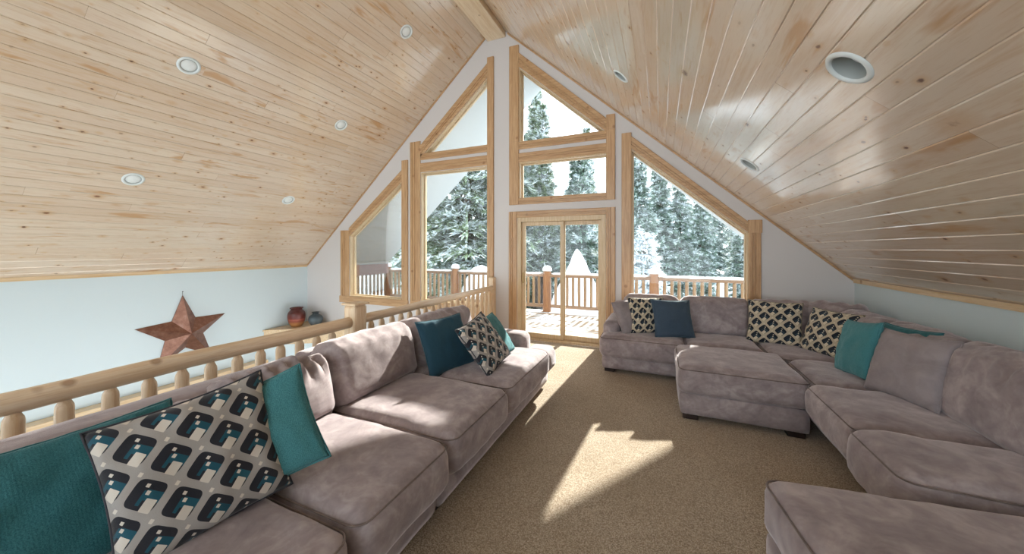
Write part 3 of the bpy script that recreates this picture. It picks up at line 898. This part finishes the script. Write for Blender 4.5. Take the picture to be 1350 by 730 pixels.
# ------------------------------------------------------------------ right sectional
s = empty('sectional_sofa', (1.0, 4.2, 0)); tag(s, 'taupe velvet corner sectional under the slanting window and along the right wall', 'sofa')
upholstered('base', (-.67, 1.22, 4.37, 5.32, .045, .215), s, seed=31)
upholstered('base', (1.19, 2.10, 2.14, 5.32, .045, .215), s, seed=32)
upholstered('back_frame', (-.62, 2.08, 5.10, 5.33, .216, .78), s, .05, seed=33)
upholstered('back_frame', (1.90, 2.10, 2.14, 5.09, .216, .80), s, .05, seed=34)
upholstered('arm', (-.68, -.46, 4.52, 5.28, .216, .60), s, .07, seed=35)
for x, y in ((-.58, 4.47), (-.58, 5.2), (1.3, 2.3), (2.0, 2.3), (1.3, 3.5), (2.0, 5.2)):
    mb = MB(); mb.box(x-.06, x+.06, y-.06, y+.06, .001, .05); mb.build('foot', M['foot'], s, bevel=.006)
cushion('seat_cushion', -.69, .265, 4.29, 5.12, .205, .465, s, r=.07, puff=(.006, .02, .02), wr=.012, seed=41)
cushion('seat_cushion', .275, 1.02, 4.30, 5.12, .205, .465, s, r=.07, puff=(.006, .012, .022), wr=.012, seed=42)
cushion('seat_cushion', 1.03, 1.92, 4.16, 5.11, .205, .465, s, r=.07, puff=(.006, .012, .022), wr=.012, seed=43)
cushion('seat_cushion', 1.135, 1.92, 3.44, 4.15, .205, .465, s, r=.07, puff=(.012, .006, .022), wr=.014, seed=44)
cushion('seat_cushion', 1.05, 1.92, 2.66, 3.43, .205, .475, s, r=.075, puff=(.015, .006, .022), wr=.016, seed=45)
cushion('seat_cushion', 1.00, 1.92, 2.12, 2.65, .205, .50, s, r=.08, puff=(.015, .006, .022), wr=.016, seed=46)
def bcx(x0, x1, zt, sd, lean=12, rip=.01):
    cushion('back_cushion', x0, x1, 4.86, 5.14, .445, zt, s, r=.085, puff=(.008, .05, .02), wr=.012, seed=sd, rot=rotX(-lean), pivot=((x0+x1)/2, 4.9, .45), ripple=(rip, 0, 40), piping=False)
bcx(-.46, .23, .92, 51); bcx(.24, 1.01, .925, 52, rip=.006); bcx(1.02, 1.66, .925, 53, rip=.014)
def bcy(y0, y1, zt, sd, lean=13, rip=.02):
    cushion('back_cushion', 1.64, 1.93, y0, y1, .445, zt, s, r=.085, puff=(.05, .008, .02), wr=.012, seed=sd, rot=rotY(lean), pivot=(1.68, (y0+y1)/2, .45), ripple=(rip, 1, 44), piping=False)
bcy(4.02, 4.72, .915, 54, rip=.03); bcy(3.24, 4.01, .925, 55, rip=.034); bcy(2.15, 3.23, .95, 56, rip=.03)
cushion('corner_cushion', 1.45, 2.0, 4.72, 4.96, .46, .93, s, r=.09, puff=(.01, .05, .02), wr=.016, seed=57, rot=rotZ(-45) @ rotX(-10), pivot=(1.74, 4.82, .46), ripple=(.025, 0, 40), piping=False)

# ------------------------------------------------------------------ ottomans
def ottoman(x0, x1, y0, y1, label, seed, top=.47):
    o = empty('ottoman', ((x0+x1)/2, (y0+y1)/2, 0)); tag(o, label, 'ottoman')
    upholstered('base', (x0+.012, x1-.012, y0+.012, y1-.012, .045, .235), o, .03, seed=seed, step=.05)
    cushion('top_cushion', x0, x1, y0, y1, .232, top, o, r=.07, puff=(.006, .006, .018), wr=.01, seed=seed+1, step=.03)
    for x in (x0+.1, x1-.1):
        for y in (y0+.1, y1-.1):
            mb = MB(); mb.box(x-.06, x+.06, y-.06, y+.06, .001, .05); mb.build('foot', M['foot'], o, bevel=.006)
    return o
ottoman(.15, 1.115, 3.42, 4.265, 'square taupe ottoman pushed against the sectional under the window', 61, .475)
o = ottoman(.49, 1.51, 1.01, 2.01, 'large taupe ottoman in the foreground, cut off by the lower right edge', 71, .485); o.rotation_euler.z = radians(8)

# ------------------------------------------------------------------ pillows
P = pillow
P('throw_pillow', (-1.87, .50, .665, 0, .62, 0, .58, .46), M['teal'], 'large dark teal pillow at the near end of the left sofa', seed=1, thick=.12)
P('throw_pillow', (-1.62, .735, .712, -.30, .34, .15, .485), M['pat'], 'big lattice patterned pillow in front, on the near part of the left sofa', seed=2, thick=.17)
P('throw_pillow', (-1.60, .935, .72, -.80, .30, .34, .42), M['tealB'], 'bright teal pillow just behind the big lattice patterned pillow', seed=3, thick=.12)
P('throw_pillow', (-1.76, 2.59, .681, -.34, .45, .03, .47), M['deepteal'], 'deep blue teal pillow left of the far pillow group on the left sofa', seed=4)
P('throw_pillow', (-1.44, 2.72, .692, -.08, .62, .19, .465), M['pat'], 'lattice patterned pillow in the far pillow group on the left sofa', seed=5)
P('throw_pillow', (-1.52, 3.06, .66, -.05, .62, .05, .43), M['tealB'], 'light teal pillow nearest the far arm of the left sofa', seed=6)
P('throw_pillow', (-.35, 4.66, .665, -.75, .42, .12, .42), M['greypillow'], 'taupe pillow leaning on the left arm of the sectional', seed=7, thick=.17)
P('throw_pillow', (-.15, 4.66, .69, -1.15, .31, -.01, .44), M['patR'], 'beige lattice pillow beside the slate blue pillow on the sectional', seed=8)
P('throw_pillow', (.14, 4.60, .685, -1.2, .42, -.03, .45), M['navy'], 'slate blue pillow on the sectional under the window', seed=9)
P('throw_pillow', (1.19, 4.76, .69, -1.85, .42, 0, .49), M['patR'], 'beige lattice pillow in the middle of the window side of the sectional', seed=10)
P('throw_pillow', (1.56, 4.42, .684, -2.6, .40, 0, .46), M['patR'], 'beige lattice pillow in the corner of the sectional left of the teal pillow', seed=11)
P('throw_pillow', (1.50, 3.74, .71, -3.1, .26, .14, .44), M['tealB'], 'upright teal pillow between the corner lattice pillow and grey pillow', seed=12)
P('throw_pillow', (1.60, 3.31, .70, -2.81, .36, .05, .47), M['greypillow'], 'large plain grey pillow nearest on the right side of the sectional', seed=13, thick=.17)
P('throw_pillow', (1.70, 3.62, .70, -2.95, .36, .05, .46), M['teal'], 'dark teal pillow mostly hidden behind the plain grey pillow', seed=14, thick=.12)

# ------------------------------------------------------------------ outside: deck
ZD = -.06
mb = MB(); mb.box(-8.2, 3.2, D+WT, 8.55, ZD-.12, ZD)
tag(mb.build('deck_floor', M['deck']), kind='structure', label='snow dusted deck boards outside the door')
r = empty('deck_railing', (-2.6, 8.4, ZD)); tag(r, 'orange log deck railing with snow caps beyond the windows', 'railing')
RT = .86
mb = MB(); log(mb, (-7.9, 8.4, RT), (3.0, 8.4, RT), .05, .05, 12, 40, .01); mb.build('deck_rail', M['decklogX'], r, smooth=True)
mb = MB(); log(mb, (-7.9, 8.4, .08), (3.0, 8.4, .08), .045, .045, 10, 40, .01); mb.build('deck_rail', M['decklogX'], r, smooth=True)
mb = MB(); log(mb, (-7.9, D+WT+.02, RT-.02), (-7.9, 8.35, RT), .05, .05, 12, 20, .01); mb.build('deck_rail', M['decklogX'], r, smooth=True)
mb = MB()
for (a, b) in (((-7.8, 8.4), (-5.5, 8.4)), ((-5.3, 8.4), (-2.75, 8.4)), ((-2.55, 8.4), (-.2, 8.4)), ((0, 8.4), (3, 8.4)), ((-7.9, 5.7), (-7.9, 8.3))):
    n = 24; pts = []; rs = []
    for i in range(n+1):
        t = i/n; x = a[0]+(b[0]-a[0])*t; y_ = a[1]+(b[1]-a[1])*t
        pts.append((x, y_, RT+.03+.008*noise.noise(Vector((x*4, y_*4, 0))))); rs.append((.045+.012*noise.noise(Vector((x*5, y_, 3))))*(.5 if i in (0, n) else 1))
    mb.tube(pts, rs, 10)
mb.build('snow_cap', M['snow'], r, smooth=True)
def dpost(x, y):
    mb = MB(); mb.lathe([(.11, ZD-.1), (.105, .5), (.10, .93), (.095, .97), (.0005, .972)], (x, y, 0), 20); o = mb.build('deck_post', M['decklog'], r, smooth=True)
    mb = MB(); mb.lathe([(.10, .965), (.125, .985), (.12, 1.03), (.085, 1.08), (.04, 1.10), (.0005, 1.105)], (x, y, 0), 16); mb.build('snow_cap', M['snow'], o, smooth=True)
for x in (-7.9, -5.40, -2.65, -.12, 2.6): dpost(x, 8.4)
x = -7.75
while x < 2.9:
    if min(abs(x-p) for p in (-7.9, -5.40, -2.65, -.12, 2.6)) > .12:
        baluster(x, 8.4, .08, RT, .034, r, M['deckbal'], n=8)
    x += .148
y = 5.75
while y < 8.3:
    baluster(-7.9, y, .08, RT, .034, r, M['deckbal'], n=8); y += .148
# eave beam outside
mb = MB(); mb.box(XL-.06, XL+.02, D+WT, 7.95, .80, 1.10)
tag(mb.build('eave_beam', M['redbeam'], bevel=.01), kind='structure', label='red brown beam under the left eave outside')
mb = MB(); mb.box(XL-.02, XL+.04, D+WT, 7.95, 1.10, 1.165)
tag(mb.build('gutter', M['soffit'], bevel=.01), kind='structure', label='white edge strip above the red brown eave beam')

# snow ground, gently rising
mb = MB(); nx, ny = 60, 50
def gz(x, y):
    return -3.3 + .018*max(0, y-15)*1. + .6*noise.noise(Vector((x*.06, y*.06, 0))) + .15*noise.noise(Vector((x*.3, y*.3, 2)))
vs = [(-90+180*i/nx, -30+170*j/ny, 0) for j in range(ny+1) for i in range(nx+1)]
vs = [(x, y, gz(x, y)-(.0 if y > 9 else .3)) for x, y, _ in vs]
mb.add(vs, [(j*(nx+1)+i, j*(nx+1)+i+1, (j+1)*(nx+1)+i+1, (j+1)*(nx+1)+i) for j in range(ny) for i in range(nx)])
tag(mb.build('ground', M['snow'], smooth=True), kind='structure', label='snow covered forest floor')

# ------------------------------------------------------------------ trees
def conifer(height, spread, whorls, mats, seed, base=.12, droop=.25, tufts=9, leafs=3, size=.22, top_sparse=False, asc=.0):
    rnd = random.Random(seed)
    t = MB(); pts = [(0, 0, -.6)]; rs = [height*.0155]
    for i in range(1, 13):
        f = i/12; pts.append((.04*height*.1*sin(f*5+seed), .04*height*.1*cos(f*4+seed), height*f)); rs.append(height*.014*(1-f)+.012)
    t.tube(pts, rs, 8)
    fo = MB(); tw = t
    for w in range(whorls):
        f = base+(1-base)*(w/(whorls-1))**.95
        z0 = height*f
        L0 = spread*((1-f)**.75)*(.75+.5*rnd.random())+.12
        nb = rnd.randint(4, 6)
        a0 = rnd.random()*7
        for b in range(nb):
            a = a0+2*pi*b/nb+rnd.uniform(-.3, .3)
            L = L0*rnd.uniform(.7, 1.15)
            d = Vector((cos(a), sin(a), 0)); side = Vector((-sin(a), cos(a), 0))
            zb = z0+rnd.uniform(-.2, .2)
            curve = lambda s_: Vector((0, 0, zb))+d*(L*s_)+Vector((0, 0, (asc*L*s_)-droop*L*s_*s_))
            tw.tube([curve(0), curve(.5), curve(1.)], [.02+.008*L, .014, .005], 4)
            nt = max(3, int(tufts*L/spread)+2)
            for k in range(nt):
                s_ = .18+.85*k/nt
                c = curve(s_)
                wdt = (1-.6*s_)*L*.42
                for sg in (-1, 1, 0):
                    for q in range(leafs):
                        o = c+side*(sg*rnd.uniform(.15, 1)*wdt)+Vector((0, 0, rnd.uniform(-.10, .05)*L*.5-.15*abs(sg)*wdt))
                        dirv = (d*rnd.uniform(.2, 1)+side*sg*rnd.uniform(.3, 1)+Vector((0, 0, rnd.uniform(-.7, .35)))).normalized()
                        pv = dirv.cross(Vector((rnd.uniform(-.4, .4), rnd.uniform(-.4, .4), 1))).normalized()
                        sz = size*rnd.uniform(.7, 1.4)
                        fo.add([o-pv*sz*.10, o+dirv*sz*.5-pv*sz*.17, o+dirv*sz*1.3, o+dirv*sz*.6+pv*sz*.15, o+pv*sz*.10], [(0, 1, 2, 3, 4)])
                        dv2 = (dirv+pv*rnd.uniform(.5, .9)).normalized(); pw = dv2.cross(dirv.cross(pv)).normalized()
                        fo.add([o, o+dv2*sz*.45-pw*sz*.11, o+dv2*sz*.95, o+dv2*sz*.4+pw*sz*.11], [(0, 1, 2, 3)])
    return t, fo, mats
def make_tree(name, proto, loc, rz, sc, label, group=None):
    r = empty(name, loc); r.rotation_euler = (0, 0, rz); r.scale = (sc, sc, sc)
    tag(r, label, 'tree', group)
    for nm, me in proto:
        o = bpy.data.objects.new(nm, me); COL.objects.link(o); o.parent = r
    return r
def proto(*a, **k):
    t, fo, mats = conifer(*a, **k)
    to = t.build('trunk', mats[0], smooth=True); fo_ = fo.build('foliage', mats[1], fixn=False)
    res = [('trunk', to.data), ('foliage', fo_.data)]
    bpy.data.objects.remove(to); bpy.data.objects.remove(fo_)
    return res
PA = proto(15, 3.4, 34, (M['bark'], M['leaf']), 3, base=.06, tufts=18, leafs=5, size=.30, droop=.3)      # big near pine
PB = proto(15, 1.5, 34, (M['bark'], M['leaf']), 5, base=.28, tufts=8, leafs=4, size=.26, droop=-.05, asc=.35)  # thin lodgepole
PC = proto(14, 2.3, 34, (M['bark'], M['leaf2']), 8, base=.05, tufts=11, leafs=4, size=.32, droop=.3)   # fir
PD = proto(13, 1.9, 30, (M['bark'], M['leaf2']), 12, base=.1, tufts=9, leafs=4, size=.32, droop=.35)
PE = proto(4.2, 1.3, 18, (M['bark'], M['leaf3']), 15, base=.04, tufts=9, leafs=3, size=.2, droop=.4)
def T(p, x, y, sc, label, name='pine_tree', group=None):
    return make_tree(name, p, (x, y, gz(x, y)), random.random()*6.3, sc, label, group)
T(PA, -9.7, 16.2, 1.22, 'broad snowy pine filling the tall window left of the railing post')
T(PA, -16.0, 20.5, .86, 'snowy pine whose edge shows at the right of the far left window')
T(PB, -7.2, 20.5, .98, 'thin tall lodgepole pine behind the left door panel')
T(PB, -6.1, 18.5, .84, 'slender lodgepole pine just right of the tallest thin trunk')
T(PC, -10.2, 26, .98, 'snowy fir far back between the broad pine and the thin lodgepoles')
T(PA, -7.9, 23.5, .80, 'broad snowy pine behind the two thin lodgepoles, over the door')
T(PB, -4.5, 23, .82, 'slim pine behind the right door panel')
T(PC, -3.9, 18.2, .76, 'bushy snowy fir behind the right door panel')
T(PC, -6.0, 28, .95, 'tall snowy fir standing furthest back behind the door')
T(PE, -.64, 16.2, 1.3, 'small frosted young pine at the left edge of the slanting window', 'young_pine')
T(PD, -1.35, 26, .88, 'leftmost tall fir in the slanting right window')
T(PD, .0, 30, .93, 'second tall pointed fir from the left in the slanting right window')
T(PC, 1.5, 31, .78, 'broad fir in the middle of the slanting right window')
T(PD, 3.2, 34, .80, 'tall fir right of the middle in the slanting right window')
rnd = random.Random(21)
SPOTS = [(t.location.x, t.location.y) for t in COL.objects if t.get('category') == 'tree']
for row, (y0, sc0, n) in enumerate(((30, .62, 12), (38, .78, 16), (48, .9, 26), (60, 1.05, 28), (72, 1.15, 30))):
    for k in range(n):
        f = (k+rnd.uniform(.1, .9))/n
        ang = radians(-62+f*84)
        x = math.tan(ang)*y0*.95; y = y0+rnd.uniform(-3, 3)
        if abs(x) > 85: continue
        if any((x-a)**2+(y-b)**2 < 3.3**2 for a, b in SPOTS): continue
        SPOTS.append((x, y))
        p = rnd.choice([PC, PD, PC, PD, PB])
        sc = sc0*rnd.uniform(.75, 1.08)
        T(p, x, y, sc, 'snowy conifer in the forest backdrop beyond the deck', 'forest_conifer', 'forest conifers beyond the deck')

# snow-laden cone-shaped young tree, seen through the right door panel, and a round snowy bush
def lumpy(name, c, prof, seed, label, mat):
    mb = MB(); n = 36; vs = []; fs = []
    for i, (rr, h) in enumerate(prof):
        for k in range(n):
            a = 2*pi*k/n
            w = 1+.22*noise.noise(Vector((cos(a)*1.6+seed, sin(a)*1.6, h*1.3)))+.08*noise.noise(Vector((cos(a)*5, sin(a)*5, h*4+seed)))
            vs.append((c[0]+rr*w*cos(a), c[1]+rr*w*sin(a), c[2]+h))
    for i in range(len(prof)-1):
        for k in range(n): fs.append((i*n+k, i*n+(k+1) % n, (i+1)*n+(k+1) % n, (i+1)*n+k))
    mb.add(vs, fs); o = retop(mb.build(name, mat, smooth=True)); tag(o, label, 'tree'); return o
lumpy('snow_laden_fir', (-2.75, 12.3, gz(-2.75, 12.3)), dense([(1.5, -.2), (1.42, .8), (1.15, 1.9), (.85, 2.9), (.56, 3.7), (.30, 4.35), (.12, 4.75), (.0005, 4.9)], 4), 3, 'cone shaped young fir buried in snow behind the right door panel', M['snow'])
lumpy('snowy_bush', (-7.05, 13.0, gz(-7.05, 13)), dense([(.9, -.2), (.95, 1.5), (.8, 2.8), (.62, 3.6), (.42, 4.02), (.0005, 4.2)], 4), 8, 'rounded snow covered bush top behind the deck railing', M['snow'])

# ------------------------------------------------------------------ light
w = bpy.data.worlds.new('sky'); scene.world = w; w.use_nodes = True
bg = w.node_tree.nodes['Background']
bg.inputs[0].default_value = (.86, .94, 1.0, 1); bg.inputs[1].default_value = 3.0
sun = bpy.data.lights.new('sun', 'SUN'); sun.energy = 11.5; sun.angle = radians(.8); sun.color = (1, .95, .87)
so = bpy.data.objects.new('sun', sun); COL.objects.link(so)
so.rotation_euler = Vector((-.13, -1.88, -1)).to_track_quat('-Z', 'Y').to_euler()
so.location = (2, 20, 12)

# ------------------------------------------------------------------ camera
cam = bpy.data.cameras.new('camera'); co = bpy.data.objects.new('camera', cam); COL.objects.link(co)
co.location = (0, 0, 1.53); co.rotation_euler = (radians(90), 0, radians(23.35))
cam.lens = 452*36/1350; cam.sensor_width = 36; cam.shift_y = -37/1350; cam.clip_start = .02; cam.clip_end = 400
scene.camera = co
vs_ = scene.view_settings
vs_.view_transform = 'Standard'; vs_.look = 'None'; vs_.gamma = 1; vs_.use_curve_mapping = False; vs_.exposure = .42
